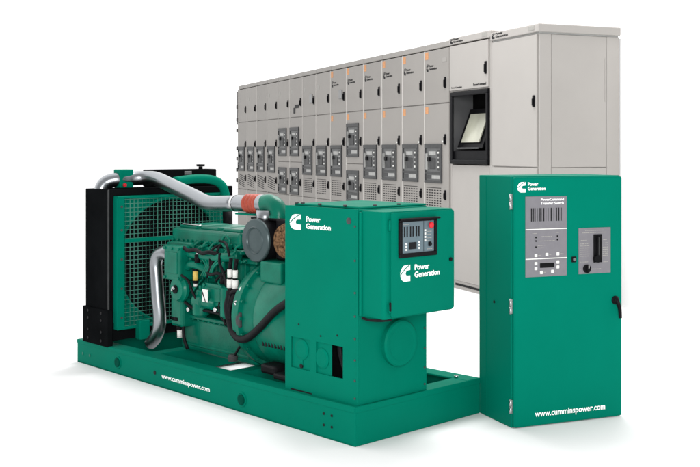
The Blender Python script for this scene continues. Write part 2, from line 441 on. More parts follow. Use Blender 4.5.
# sloping console below the screen
n.tilted([(A0+.013, .013, Z0+.021), (A1-.013, .013, Z0+.021), (A1-.013, .26, Z0+.021), (A0+.013, .26, Z0+.021),
          (A0+.013, .013, Z0+.14), (A1-.013, .013, Z0+.14), (A1-.013, .26, Z0+.16), (A0+.013, .26, Z0+.16)], 'plastic')
rc = n.build('recess', t)
sc = MB()
def slab(mb, a0, a1, b0, z0, b1, z1, th, m):
    mb.tilted([(a0, b0, z0), (a1, b0, z0), (a1, b0+th, z0), (a0, b0+th, z0), (a0, b1, z1), (a1, b1, z1), (a1, b1+th, z1), (a0, b1+th, z1)], m)
slab(sc, .265, .815, .050, Z0+.17, .215, Z0+.60, .02, 'plastic')
slab(sc, .34, .73, .052, Z0+.235, .172, Z0+.545, .012, 'screen')
so = sc.build('screen', rc)
MB().box(.30, .78, .022, .036, Z0+.165, Z0+.178, 'brk2', .002).box(.10, .14, .02, .04, Z0+.50, Z0+.53, 'ivory', .003).build('console_strip', rc)

# ---- tall end cubicle (0.894 m wide) with the open side view
Eo = .894
t = thing('end_cubicle', 'plain light grey cubicle at the near right end of the row, with blank doors', 'switchgear cubicle', at_s(0), S_YAW-PI/2, GRP)
mb = MB()
mb.box(.022, Eo-.002, .018, .92, .09, 2.617, 'grey3', .004)
mb.box(0, .0215, .015, .145, .004, 2.612, 'grey3', .006, 2)           # corner post
mb.box(0, .0215, .775, .92, .004, 2.612, 'grey3', .006, 2)
mb.box(.022, Eo-.004, .03, .91, 0, .088, 'grey3', .002)
mb.box(.006, .0215, .146, .774, .004, .10, 'grey3', .003)
mb.build('case', t)
tr = MB().box(-.012, Eo-.002, -.006, .932, 2.626, 2.706, 'grey3', .008, 2).box(.01, Eo-.01, .02, .915, 2.612, 2.63, 'brk3', 0).build('top_trim', t)
emblem('B', -.006, (-(Eo-.03), 2.640), .062, .060, 'ink', 'grey3', tr)
lettering('Power\nGeneration', 'B', -.006, (-(Eo-.11), 2.678), .032, 'ink', tr, width=.24, bold=.02)
MB().box(.06, .17, -.009, -.005, 2.648, 2.69, 'faint', .001).build('nameplate', tr)
u = MB().box(.03, Eo-.03, 0, .018, 1.352, 2.605, 'grey3', .004, 2).build('upper_door', t)
mb = MB(); hnd(mb, 1.92, 2.03, .055); mb.build('handle', u)
MB().box(.03, Eo-.03, 0, .018, .10, 1.340, 'grey3', .004, 2).build('lower_door', t)
MB().box(.001, .021, .1475, .7725, 1.348, 2.610, 'grey3', .005, 2).build('side_panel', t)
MB().box(.001, .021, .1475, .7725, .102, 1.343, 'grey3', .005, 2).build('side_panel', t)
MB().box(-.003, .006, .752, .756, 1.98, 2.40, 'grey3', 0).build('highlight_strip', t)  # thin raised strip stands in for a highlight line on the side

# ================================================================== TRANSFER SWITCH CABINET
DP, WD, HT = .374, .711, 1.364
t = thing('transfer_switch_cabinet', 'free-standing green metal cabinet with grey control panels and black door handle', 'electrical cabinet', T_LOC, T_YAW-PI/2)
mb = MB()
mb.box(.022, DP, 0, WD, 0, HT, 'tgreen', .005, 2)
mb.box(.29, .294, -.0015, .003, .01, HT-.01, 'green', 0)
mb.cyl((.20, -.004, .66), (.20, .002, .66), .008, None, 'ink', 10)
mb.build('cabinet_body', t)
d = MB()
def round_door(mb, b0, b1, z0, z1, at, r, th, m):
    pts = []
    for (cb, cz, st) in ((b0+r, z0+r, PI), (b1-r, z0+r, PI*1.5), (b1-r, z1-r, 0), (b0+r, z1-r, PI/2)):
        for k in range(7):
            q = st+PI/2*k/6; pts.append((cb+r*math.cos(q), cz+r*math.sin(q)))
    mb.prism('A', at, pts, th, m)
round_door(d, .004, WD-.001, .005, HT-.006, .0205, .012, .0185, 'tgreen')
round_door(d, .012, WD-.008, .012, HT-.013, .002, .010, .0022, 'tgreen')
dr = d.build('door', t)
for z0, z1 in ((1.185, 1.27), (.62, .70), (.08, .155)):
    MB().cyl((.016, -.007, z0), (.016, -.007, (z0+z1)/2-.002), .007, None, 'steel', 12).cyl((.016, -.007, (z0+z1)/2+.002), (.016, -.007, z1), .007, None, 'steel', 12).box(.01, .030, -.004, .001, z0, z1, 'steel', .001).build('hinge', t)
emblem('A', 0, (.025, 1.277), .052, .056, 'white', 'tgreen', dr)
lettering('Power\nGeneration', 'A', 0, (.090, 1.313), .026, 'white', dr, width=.112, bold=.014)
lettering('www.cumminspower.com', 'A', 0, (.137, .052), .047, 'white', dr, width=.459, bold=.014)
# control panel
p = MB().box(-.0035, .002, .075, .340, .815, 1.254, 'panel', .001)
p.box(-.0055, -.003, .075, .340, 1.072, 1.077, 'ivory', 0).box(-.0055, -.003, .075, .340, .911, .916, 'ivory', 0)
for (y0, y1, z) in ((.118, .150, 1.052), (.268, .300, 1.054), (.172, .250, 1.034), (.160, .265, 1.010), (.152, .210, .986), (.152, .195, .973), (.155, .178, .932), (.225, .245, .934), (.295, .322, .936), (.19, .21, .838), (.26, .28, .841)):
    n_ = int((y1-y0)/.008)
    for k in range(n_): p.box(-.0042, -.003, y0+k*.008, y0+k*.008+random.uniform(.004, .0068), z-.0018, z+.0018, 'faint', 0)
p.build('control_panel', dr)
lettering('PowerCommand', 'A', -.0035, (.170, 1.230), .020, 'white', dr, width=.148, bold=.012, name='panel_title')
lettering('Transfer Switch', 'A', -.0035, (.170, 1.209), .020, 'white', dr, width=.148, bold=.012, name='panel_title')
b = MB()
for q in (.112, .123, .134, .166, .190, .238, .272, .287, .302):
    b.box(-.006, -.003, q-.0024, q+.0024, 1.118, 1.190, 'ink', 0)
for q in (.152, .178, .205, .220, .255):
    b.box(-.0045, -.003, q-.001, q+.001, 1.118, 1.190, 'brk', 0)
b.build('bar_display', dr)
for y, z in ((.14, 1.030), (.14, 1.011), (.14, .978), (.278, 1.034), (.278, 1.014)):
    MB().cyl((-.007, y, z), (-.002, y, z), .0045, None, 'ink', 10).build('indicator_lamp', dr)
for y, z in ((.14, .932), (.21, .935), (.281, .936), (.14, .888), (.14, .861), (.281, .891), (.281, .864), (.175, .838), (.246, .841)):
    MB().box(-.007, -.002, y-.009, y+.009, z-.009, z+.009, 'ivory', .002).build('push_button', dr)
MB().box(-.006, -.002, .166, .258, .863, .889, 'plastic', .004).build('display', dr)
# operator panel
g = MB().box(-.0035, .002, .418, .632, .817, 1.073, 'panel', .001)
for r_, (y0, y1, z) in enumerate([(.462, .590, 1.058), (.440, .612, 1.046), (.432, .470, 1.004)] + [(.430, .490, .985-k*.0115) for k in range(7)] + [(.580, .615, 1.004)] + [(.578, .618, .985-k*.0115) for k in range(7)] + [(.430, .485, .884), (.582, .612, .880), (.500, .575, .842), (.425, .435, .842)]):
    n_ = max(1, int((y1-y0)/.0075))
    for k in range(n_): g.box(-.0042, -.003, y0+k*.0075, y0+k*.0075+random.uniform(.003, .0062), z-.0020, z+.0020, 'faint', 0)
g.build('switch_panel', dr)
s = MB().box(-.008, -.002, .515, .572, .878, 1.036, 'plastic', .008, 2).cyl((-.03, .530, .900), (-.006, .530, .900), .020, None, 'plastic', 20).box(-.022, -.006, .533, .560, .905, 1.028, 'plastic', .006, 2)
s.box(-.0235, -.0215, .538, .541, .92, 1.02, 'brk', 0)
s.build('slide_switch', dr)
MB().cyl((-.012, .470, .846), (-.002, .470, .846), .024, None, 'plastic', 24).box(-.026, -.010, .463, .477, .826, .868, 'plastic', .004).box(-.027, -.025, .468, .472, .850, .866, 'ivory', 0).build('selector_knob', dr)
MB().box(-.008, -.001, .370, .402, .885, .917, 'plastic', .003).cyl((-.012, .386, .901), (-.006, .386, .901), .009, None, 'brk2', 16).build('key_lock', dr)
h = MB().lathe((0, .664, .660), (-.1, .664, .660), [(0, .024), (.008, .024), (.012, .019), (.018, .017), (.022, .012)], 'plastic', 24)
h.tube([(-.016, .664, .662), (-.024, .668, .645), (-.028, .676, .61), (-.028, .680, .562)], [.012, .009], 'plastic', 12)
h.build('door_handle', dr)

# ================================================================== GENERATOR SET
t = thing('generator_set', 'green diesel generator set on a skid, black radiator at its left end', 'generator', G_LOC, G_YAW-PI/2)
SW, SL, SH = .985, 2.875, .198
# ---- skid
sk = link('skid', None, t)
def rail(mb, b0, b1, lip):
    bo, bi = (b0, b1) if lip > 0 else (b1, b0)
    e = .012*lip
    mb.box(.0, SL, min(bo, bo+e), max(bo, bo+e), .0, SH-.012, 'green', .002)
    mb.box(.0, SL, b0, b1, SH-.011, SH, 'green', .003)
    mb.box(.013, SL, b0, b1, .001, .012, 'green', .002)
    mb.box(.0005, SL, min(bo-.003*lip, bo), max(bo-.003*lip, bo), SH-.030, SH-.001, 'green', .001)
mb = MB(); rail(mb, 0, .11, 1); rl = mb.taper(SL).build('side_rail', sk)
for a, z in ((2.317, .080), (.944, .075)):
    MB().lathe((a, .002, z), (a, -.1, z), [(0, .042), (.006, .042), (.009, .038), (.006, .034)], 'green', 28).lathe((a, .0, z), (a, -.1, z), [(0, .030), (.010, .030), (.012, .024)], 'plug', 24).build('plug', rl)  # shade of the plug's recess painted as a darker green inner disc
def hole(a, z, r, m): MB().cyl((a, -.0035, z), (a, .004, z), r, None, m, 12).build('bolt_hole', rl)
hole(1.86, .084, .013, 'ink')
for a in (.237, .175):
    for z in (.068, .127): hole(a, z, .007, 'ink')
for a in (2.794, 2.694): hole(a, .072, .010, 'cast')
lettering('www.cumminspower.com', 'B', 0, (-1.779, .064), .040, 'white', rl, width=.52, bold=.010)
mb = MB(); rail(mb, SW-.11, SW, -1)
mb.cyl((.10, SW-.09, SH), (.10, SW-.09, SH+.012), .012, None, 'steel', 10)
mb.taper(SL).build('side_rail', sk)
mb = MB().box(-.001, .011, .011, SW-.011, .001, SH-.013, 'green', .002).box(-.0015, .11, .111, SW-.111, SH-.011, SH-.0005, 'green', .003).box(-.004, -.001, 0, SW, SH-.030, SH-.001, 'green', .001)
mb.taper(SL).build('end_beam', sk)
for a in (.64, 1.15, 2.02, 2.74):
    MB().box(a, a+.10, .013, SW-.013, .013, SH-.013, 'green', .003).taper(SL).build('cross_beam', sk)
MB().box(.112, .63, .112, SW-.112, .10, .108, 'green', .001).build('deck_plate', sk)

# ---- generator housing (alternator end box)
hs = link('generator_housing', None, t)
a0, a1, b0, b1, z0, z1 = .016, .596, .034, .555, SH-.006, 1.203
m_ = MB()
T = .008
m_.panel([a0, .128, .340, .388, .547, a1], [z0, .319, .486, z1], {(1, 1), (3, 1)}, b0, T, 'green')
m_.box(a0+.0005, a0+T, b0+T+.0005, b1, z0, z1-.001, 'green', .003)      # front
m_.box(a0+T+.0005, a1, b1-T, b1-.0005, z0, z1-.001, 'green', .003)      # far side
m_.box(a1-T, a1-.0005, b0+T+.0005, b1-T-.0005, .60, z1-.001, 'green', .002)
m_.box(a0+T+.001, a1-T-.001, b0+T+.001, b1-T-.001, z1-.012, z1-.002, 'green', .001)
m_.box(a0+.03, a1-.03, b0+.04, b1+.03, z1-.002, z1+.010, 'green', .004)  # raised lid
m_.box(.225, .547, b0+.0095, b0+.013, .29, .51, 'green', 0)
m_.box(a0-.002, a0+.012, b0-.002, b0+.003, z0+.01, z1-.005, 'green', .001)   # folded corner seam
m_.build('case', hs)
def bolt(p0, p1, r, m, parent, name='bolt'): return MB().cyl(p0, p1, r, None, m, 10).build(name, parent)
for z in (1.115, .94, .775, .655, .54, .43, .325, .235): bolt((.036, b0-.004, z), (.036, b0+.002, z), .0055, 'brk', hs)
for z in (.54, .43, .325, .235): bolt((a0-.004, b1-.02, z), (a0+.002, b1-.02, z), .0055, 'brk', hs)
for a, z in ((.17, .54), (.30, .52), (.48, .56)): bolt((a, b0-.003, z), (a, b0+.002, z), .005, 'ink', hs)
for a, b in ((.55, .08), (.50, .08), (.35, .07), (.15, .07), (.06, .2), (.06, .38)): bolt((a, b, z1+.008), (a, b, z1+.018), .010, 'brk', hs)
m_ = MB().box(.372, .547, b0-.002, b0+.001, z0+.003, z0+.012, 'ink', 0); m_.build('base_slot', hs)
MB().lathe((.082, b0+.001, 1.141), (.082, b0-.1, 1.141), [(0, .017), (.004, .017), (.006, .012), (.008, .004)], 'brk', 20).build('plug', hs)
MB().lathe((a0+.001, .325, .488), (a0-.2, .325, .488), [(0, .124), (.026, .124), (.034, .116), (.036, .095), (.034, .09)], 'green', 40).build('bearing_cover', hs)
m_ = MB().lathe((.30, b0+.010, .40), (.30, 0, .40), [(0, .055), (.004, .055), (.009, .045)], 'green', 24)
m_.lathe((.465, b0+.010, .425), (.465, 0, .425), [(0, .056), (.004, .056), (.009, .042)], 'green', 24).box(.455, .475, b0+.004, b0+.010, .33, .40, 'green', .002)
m_.cyl((.465, b0+.010, .335), (.465, b0+.002, .335), .012, None, 'ink', 10)
m_.build('knockout', hs)
MB().tube([(.21, .09, .50), (.20, .085, .44), (.17, .08, .38), (.15, .085, .33), (.14, .10, .28)], .016, 'rubber', 10).build('cable', hs)
MB().box(.10, .60, .12, .50, z0, .60, 'void', 0).build('dark_interior', hs)  # black block stands in for shade behind the case openings
emblem('B', b0, (-.556, 1.074), .094, .083, 'white', 'green', hs)
lettering('Power\nGeneration', 'B', b0, (-.418, 1.122), .040, 'white', hs, width=.196, bold=.016)

# ---- control box
cb = MB().vbox(-.160, .0145, .046, .572, .658, 1.197, 'green', .018, 4, .004).build('control_box', t)
MB().vbox(-.006, .012, .036, .0455, .66, 1.19, 'green', .004, 2, .002).build('mounting_flange', cb)
d = MB(); 
round_door(d, .088, .566, .666, 1.190, -.1595, .014, .010, 'green'); dr = d.build('door', cb)
DA = -.1695
bz = MB()
bz.box(DA-.014, DA+.002, .139, .421, 1.142, 1.160, 'plastic', .003); bz.box(DA-.012, DA+.002, .139, .421, .960, .982, 'plastic', .003)
bz.box(DA-.012, DA+.002, .139, .160, .982, 1.142, 'plastic', .002); bz.box(DA-.012, DA+.002, .402, .421, .982, 1.142, 'plastic', .002)
bz.box(DA-.030, DA-.012, .132, .428, 1.150, 1.160, 'plastic', .003)
bz.build('bezel', dr)
g = MB().box(DA-.004, DA+.001, .160, .402, .982, 1.142, 'panel2', 0)
PA = DA-.004
for (y0, y1, z) in ((.172, .215, 1.129), (.345, .385, 1.085), (.345, .38, 1.07), (.345, .385, 1.052), (.345, .375, 1.037), (.35, .39, .995)):
    for k in range(int((y1-y0)/.008)): g.box(PA-.001, PA+.001, y0+k*.008, y0+k*.008+.005, z-.002, z+.002, 'faint', 0)
g.build('control_panel', dr)
b = MB()
for q in (.180, .199, .224, .243, .268, .286): b.box(PA-.002, PA+.001, q-.004, q+.004, 1.065, 1.117, 'ink', 0)
b.build('bar_display', dr)
MB().box(PA-.003, PA+.001, .212, .268, 1.001, 1.036, 'ink', .002).build('display', dr)
for y, z in ((.192, 1.030), (.192, 1.015), (.192, 1.000), (.288, 1.034), (.288, 1.019), (.288, 1.004), (.334, 1.092), (.334, 1.075), (.334, 1.058), (.334, 1.040)):
    MB().box(PA-.003, PA+.001, y-.006, y+.006, z-.005, z+.005, 'ivory', .001).build('push_button', dr)
MB().box(PA-.0015, PA+.001, .322, .3235, .984, 1.14, 'ink', 0).build('panel_seam', dr)
MB().lathe((PA, .372, 1.118), (PA-.1, .372, 1.118), [(0, .011), (.005, .011), (.006, .0165), (.013, .0165), (.016, .012)], 'redbtn', 24).build('emergency_stop', dr)
MB().box(PA-.006, PA+.001, .356, .380, 1.008, 1.032, 'plastic', .004).cyl((PA-.012, .368, 1.020), (PA-.004, .368, 1.020), .007, None, 'ink', 12).build('key_switch', dr)
emblem('A', DA, (.153, .839), .072, .083, 'white', 'green', dr)
lettering('Power\nGeneration', 'A', DA, (.256, .893), .040, 'white', dr, width=.190, bold=.016)
MB().box(DA-.012, DA+.001, .072, .080, .700, .745, 'plastic', .003).build('latch', dr)
MB().cyl((DA-.008, .535, .928), (DA+.001, .535, .928), .010, None, 'plastic', 14).build('lock', dr)
MB().cyl((-.166, .080, 1.10), (-.166, .080, 1.155), .007, None, 'green', 10).build('hinge', cb)
MB().cyl((-.166, .080, .69), (-.166, .080, .735), .007, None, 'green', 10).build('hinge', cb)
MB().tube([(-.02, .030, .655), (-.06, .04, .648), (-.13, .05, .652), (-.16, .10, .654)], .007, 'rubber', 8).build('gasket', cb)

# ---- radiator
rd = link('radiator', None, t)
A = 2.455; RB = 1.06
m_ = MB()
m_.box(A+.03, 2.765, .004, RB, SH+.002, 1.238, 'black', .004)
m_.box(A, A+.029, .0, .046, .20, 1.240, 'black', .004); m_.box(A, A+.029, 1.0, RB, .20, 1.240, 'black', .004)
m_.box(A, A+.029, .047, .999, 1.195, 1.240, 'black', .003); m_.box(A, A+.029, .047, .999, .20, .275, 'black', .003)
m_.box(A-.006, A-.0005, .001, .012, .20, 1.236, 'brk', .001)  # paler strip painted in as the highlight on the frame's edge
m_.box(A-.02, 2.775, -.014, .03, .165, .415, 'black', .004)
m_.build('frame', rd)
for z in (.20, .26, .34, .39):
    for a in (A+.06, A+.24): bolt((a, -.018, z), (a, -.010, z), .010, 'plastic', rd)
# shroud plate with its round opening
cb_, cz_, R_ = .525, .725, .435
tb = bmesh.new(); nseg = 64; B0, B1, Zb, Zt = .0475, .9985, .276, 1.194
inn, out, bk = [], [], []
for k in range(nseg):
    q = 2*PI*k/nseg; c_, s_ = math.cos(q), math.sin(q)
    inn.append(tb.verts.new(vec((A+.012, cb_+R_*c_, cz_+R_*s_)))); bk.append(tb.verts.new(vec((A+.10, cb_+R_*c_, cz_+R_*s_))))
    f_ = min(((B1-cb_)/c_ if c_ > 1e-6 else (B0-cb_)/c_ if c_ < -1e-6 else 9), ((Zt-cz_)/s_ if s_ > 1e-6 else (Zb-cz_)/s_ if s_ < -1e-6 else 9))
    out.append(tb.verts.new(vec((A+.012, cb_+f_*c_, cz_+f_*s_))))
for k in range(nseg):
    j = (k+1) % nseg
    tb.faces.new((inn[k], inn[j], out[j], out[k])); tb.faces.new((inn[k], bk[k], bk[j], inn[j]))
m_ = MB(); m_._merge(tb, 'green', False)
m_.tube([(A+.006, cb_+(R_+.008)*math.cos(2*PI*k/64), cz_+(R_+.008)*math.sin(2*PI*k/64)) for k in range(65)], .012, 'green', 8, True, 1)
m_.build('fan_shroud', rd)
fn = MB()
fn.lathe((A+.022, cb_, cz_), (A+.06, cb_, cz_), [(0, .07), (.006, .08)], 'void', 24)
for k in range(8):
    q = 2*PI*k/8+.2; c_, s_ = math.cos(q), math.sin(q); p_ = (-s_, c_)
    def pt(r, w_, a): return (a, cb_+r*c_+w_*p_[0], cz_+r*s_+w_*p_[1])
    fn.tilted([pt(.06, -.04, A+.026), pt(.06, .04, A+.016), pt(.06, .04, A+.018), pt(.06, -.04, A+.028), pt(.42, -.07, A+.028), pt(.42, .07, A+.014), pt(.42, .07, A+.016), pt(.42, -.07, A+.0295)], 'void')
fn.build('fan', rd)
gd = MB(); GA = A-.045
for k in range(29):
    y = .085+k*.0318; gd.cyl((GA, y, .285), (GA, y, 1.185), .0020, None, 'wire', 6)
for k in range(30):
    z = .30+k*.0300; gd.cyl((GA+.004, .055, z), (GA+.004, .995, z), .0018, None, 'wire', 6)
gd.box(GA-.004, A-.001, .0475, .055, .280, 1.190, 'green', .001); gd.box(GA-.005, GA+.003, .055, .105, .280, 1.190, 'green', .001)
gd.box(GA-.006, GA+.006, .0475, .998, 1.176, 1.192, 'green', .002); gd.box(GA-.006, GA+.006, .0475, .998, .278, .296, 'green', .002)
gd.box(GA-.008, GA-.002, .106, .99, .872, .900, 'green', .002)
gd.build('fan_guard', rd)
for k, z in enumerate((.36, .56, .76, .96, 1.12)):
    MB().cyl((GA-.010, .08, z), (GA-.003, .08, z), .008, None, 'brk', 8).build('guard_bolt', rd)
tk = MB().box(2.62, 2.76, .465, 1.03, 1.239, 1.366, 'black', .006).build('top_tank', rd)
MB().box(2.614, 2.621, .735, .80, 1.325, 1.352, 'brk2', .002).build('plate', tk)
MB().cyl((2.66, .91, 1.366), (2.66, .91, 1.385), .016, None, 'plastic', 14).cyl((2.66, .91, 1.386), (2.66, .91, 1.402), .032, None, 'plastic', 18).build('filler_cap', tk)
MB().box(A-.09, A-.03, .20, .28, SH+.001, .33, 'green', .004).build('support', rd)
MB().tube([(2.40, .50, 1.285), (2.39, .68, 1.300), (2.38, .83, 1.288), (2.38, .915, 1.236), (2.38, .94, 1.139), (2.36, .94, 1.05)], .032, 'green', 16).build('coolant_pipe', rd)
MB().tube([(2.36, .94, 1.055), (2.355, .94, .93)], .036, 'rubber', 16, True, 1).build('hose', rd)

# ---- charge air piping
ip = MB().tube([(2.67, .075, 1.15), (2.67, .078, 1.235), (2.66, .115, 1.282), (2.62, .19, 1.302), (2.61, .28, 1.306), (2.56, .36, 1.310), (2.46, .39, 1.305), (2.30, .39, 1.270), (2.0, .39, 1.197), (1.86, .39, 1.162), (1.76, .39, 1.157), (1.52, .39, 1.167)], .050, 'alu', 24).build('air_pipe', t)
MB().box(2.57, 2.66, .165, .275, 1.242, 1.372, 'green', .006).cyl((2.56, .20, 1.262), (2.57, .20, 1.262), .014, None, 'redbtn', 12).build('bracket', ip)
MB().lathe((1.53, .39, 1.167), (1.0, .39, 1.167), [(0, .055), (.02, .055)], 'steel', 28).lathe((1.508, .39, 1.168), (1.0, .39, 1.168), [(0, .052), (.11, .052)], 'alu', 28).build('clamp', ip)
prof = []
for k in range(4): prof += [(k*.034, .054), (k*.034+.012, .061), (k*.034+.022, .061), (k*.034+.034, .054)]
MB().lathe((1.400, .39, 1.172), (1.0, .39, 1.172), prof, 'red', 28).lathe((1.263, .39, 1.175), (1.0, .39, 1.175), [(0, .056), (.045, .056)], 'alu', 28).build('hose_joint', ip)
MB().tube([(1.222, .39, 1.176), (1.17, .39, 1.178), (1.115, .39, 1.160), (1.088, .39, 1.120), (1.085, .39, 1.088)], .056, 'cast', 20).lathe((1.085, .39, 1.11), (1.085, .39, 1.0), [(0, .062), (.02, .066), (.03, .066)], 'cast', 24).build('elbow', ip)
MB().box(1.03, 1.48, .35, .43, 1.098, 1.108, 'green', .002).build('support_strap', ip)
# ---- air cleaner
ac = MB().lathe((1.15, .27, .960), (1.15, 1, .960), [(0, .128), (.05, .128), (.052, .124), (.44, .124), (.45, .118)], 'plastic', 40).build('air_cleaner', t)
MB().lathe((1.15, .271, .960), (1.15, -1, .960), [(0, .131), (.012, .131), (.018, .126), (.022, .085), (.027, .080), (.022, .074), (.016, .070), (.018, .02)], 'lid', 48).build('end_lid', ac)
MB().cyl((1.16, .34, 1.05), (1.16, .34, 1.14), .055, None, 'alu', 24).build('inlet_stub', ac)
MB().box(1.02, 1.28, .32, .62, 1.080, 1.094, 'plastic', .004).build('saddle', ac)
MB().vbox(.74, 1.04, .315, .62, .850, 1.092, 'plastic', .03, 4, .008).build('filter_box', ac)
prof = []
for k in range(3): prof += [(k*.014, .102-.004*k), (k*.014+.004, .108-.006*k), (k*.014+.010, .108-.006*k)]
MB().lathe((.905, .316, .968), (.905, -1, .968), prof + [(.046, .06), (.040, .02)], 'brown', 36).build('wrapped_duct', ac)
# ---- engine
en = MB()
en.box(1.18, 2.06, .41, .72, .42, .86, 'cast', .02, 2)
for k in range(6):
    a = 1.27+k*.135
    en.box(a, a+.07, .35, .412, .50, .80, 'cast', .02, 2)
    en.cyl((a+.035, .355, .66), (a+.035, .335, .66), .03, None, 'cast', 16)
    en.box(a+.095, a+.107, .345, .412, .50, .80, 'cast', .004)
en.box(1.20, 2.04, .30, .412, .475, .505, 'cast', .006); en.box(1.20, 2.04, .305, .412, .80, .83, 'cast', .006)
for k in range(60):
    a = random.uniform(1.25, 1.95); z = random.choice((.488, .488, .815, .815)) + random.uniform(-.006, .006)
    en.cyl((a, .30, z), (a, .275, z), .009, None, 'cast', 6)
eng = en.build('engine', t)
rc_ = MB()
rc_.box(1.36, 2.13, .30, .66, .885, .985, 'cast', .025, 3)
for k in range(3): rc_.box(1.40+k*.245, 1.60+k*.245, .34, .62, .98, 1.005, 'cast', .012, 2)
for k in range(14): rc_.cyl((1.40+k*.054, .302, .905), (1.40+k*.054, .288, .905), .010, None, 'cast', 8)
rc_.build('rocker_cover', eng)
MB().box(1.32, 2.15, .275, .66, .855, .884, 'cast', .006).build('head_gasket_rail', eng)
pn = MB().box(1.20, 2.02, .30, .70, .175, .40, 'cast', .03, 3).box(1.17, 2.06, .275, .72, .40, .425, 'cast', .005)
for k in range(15): pn.cyl((1.20+k*.059, .287, .392), (1.20+k*.059, .287, .402), .010, None, 'cast', 8)
pn.box(1.26, 1.96, .292, .305, .215, .235, 'cast', .006)
pn.build('oil_pan', eng)
fc = MB().box(1.825, 2.015, .165, .64, .655, .882, 'cast', .014, 3).box(1.88, 2.02, .22, .70, .34, .655, 'cast', .02, 2).box(1.85, 1.99, .158, .17, .70, .84, 'cast', .006, 2)
fc.box(1.80, 2.06, .24, .66, .87, .90, 'cast', .008)
for a, z in ((1.84, .672), (2.0, .672), (1.84, .865), (2.0, .865), (1.92, .865)): fc.cyl((a, .167, z), (a, .155, z), .011, None, 'cast', 8)
fc.build('gear_cover', eng)
# manifold, ducts, brackets along the near side
mf = MB()
mf.tube([(1.86, .25, .845), (1.80, .235, .835), (1.62, .245, .828), (1.45, .25, .835), (1.34, .28, .85)], .030, 'cast', 14)
mf.tube([(1.83, .23, .74), (1.79, .225, .765), (1.70, .235, .76), (1.64, .26, .73)], .026, 'cast', 12)
mf.box(1.50, 1.93, .262, .30, .845, .885, 'cast', .01, 2)
for k in range(5):
    a = 1.36+k*.12
    mf.tube([(a, .255, .83), (a-.01, .25, .79), (a+.01, .275, .74)], .016, 'cast', 10)
mf.build('manifold', eng)
oc = MB().box(1.44, 1.66, .235, .31, .52, .66, 'cast', .012, 2).box(1.47, 1.63, .225, .24, .545, .635, 'cast', .006)
for a, z in ((1.455, .535), (1.645, .535), (1.455, .645), (1.645, .645)): oc.cyl((a, .236, z), (a, .222, z), .011, None, 'cast', 8)
oc.build('oil_cooler', eng)
for a, z0_, z1_ in ((1.40, .455, .66), (1.70, .43, .53)):
    MB().lathe((a, .245, z1_), (a, .245, 0), [(0, .03), (.01, .052), (.03, .055), (z1_-z0_-.02, .055), (z1_-z0_, .03)], 'cast', 24).build('filter', eng)
pl = MB().lathe((1.875, .215, .600), (1.875, -1, .600), [(0, .085), (.02, .085), (.03, .075), (.045, .07), (.05, .03)], 'cast', 32)
pl.build('charging_alternator', eng)
MB().tube([(1.893, .150, .590), (1.878, .146, .612), (1.860, .150, .602)], .008, 'steel', 8).cyl((1.875, .166, .600), (1.875, .158, .600), .028, None, 'plastic', 16).build('pulley_nut', eng)
MB().cyl((1.745, .232, .665), (1.745, .232, .725), .017, None, 'yellow', 12).cyl((1.745, .232, .725), (1.745, .232, .74), .020, None, 'plastic', 12).cyl((1.745, .232, .645), (1.745, .232, .664), .019, None, 'plastic', 12).cyl((1.745, .232, .625), (1.745, .232, .645), .013, None, 'ivory', 12).build('sensor', eng)
MB().box(1.56, 1.62, .196, .200, .545, .625, 'ivory', .001).tilted([(1.62, .1945, .60), (1.613, .1945, .61), (1.613, .1965, .61), (1.62, .1965, .60), (1.585, .1945, .545), (1.578, .1945, .545), (1.578, .1965, .545), (1.585, .1965, .545)], 'ink').build('tag', eng)
tb_ = MB(); rr = []
for k in range(25):
    q = 2*PI*k/24; rr.append((1.455+.036*math.cos(q), .262, .935+.036*math.sin(q)))
tb_.tube(rr, .010, 'cast', 8, True, 1); tb_.box(1.44, 1.47, .262, .30, .88, .905, 'cast', .004)
tb_.build('lifting_eye', eng)
# flywheel bell and alternator barrel
fw = MB().lathe((1.24, .46, .50), (0, .46, .50), [(0, .315), (.05, .315), (.055, .335), (.085, .335), (.09, .31), (.20, .295)], 'cast', 56)
for k in range(20):
    q = 2*PI*k/20; fw.cyl((1.155, .46+.322*math.cos(q), .50+.322*math.sin(q)), (1.135, .46+.322*math.cos(q), .50+.322*math.sin(q)), .010, None, 'cast', 8)
fw.build('flywheel_housing', eng)
al = MB().lathe((1.04, .45, .50), (0, .45, .50), [(0, .30), (.03, .312), (.40, .312), (.43, .295)], 'cast', 56)
al.box(.62, 1.0, .30, .60, SH, .26, 'cast', .01)
for k in range(8):
    a = .95-k*.028; al.box(a, a+.012, .16, .20, .36, .42, 'ink', .002)
alt = al.build('alternator', t)
rr = [(.66, .45+.318*math.cos(q), .50+.318*math.sin(q)) for q in [2*PI*k/48 for k in range(49)]]
MB().tube(rr, .012, 'rubber', 8, True, 1).build('seal', alt)
MB().box(.615, .80, .20, .55, .70, .872, 'green', .006).build('terminal_box', alt)
MB().box(.86, 1.06, .22, .52, .72, .846, 'cast', .012, 2).build('lifting_bracket', alt)
MB().box(.62, .80, .11, .25, SH, .235, 'rubber', .012, 2).build('dark_gap_block', alt)  # black blocks here stand in for shaded gaps under the alternator
MB().box(.84, .98, .16, .28, SH, .255, 'rubber', .015, 2).build('dark_gap_block', alt)
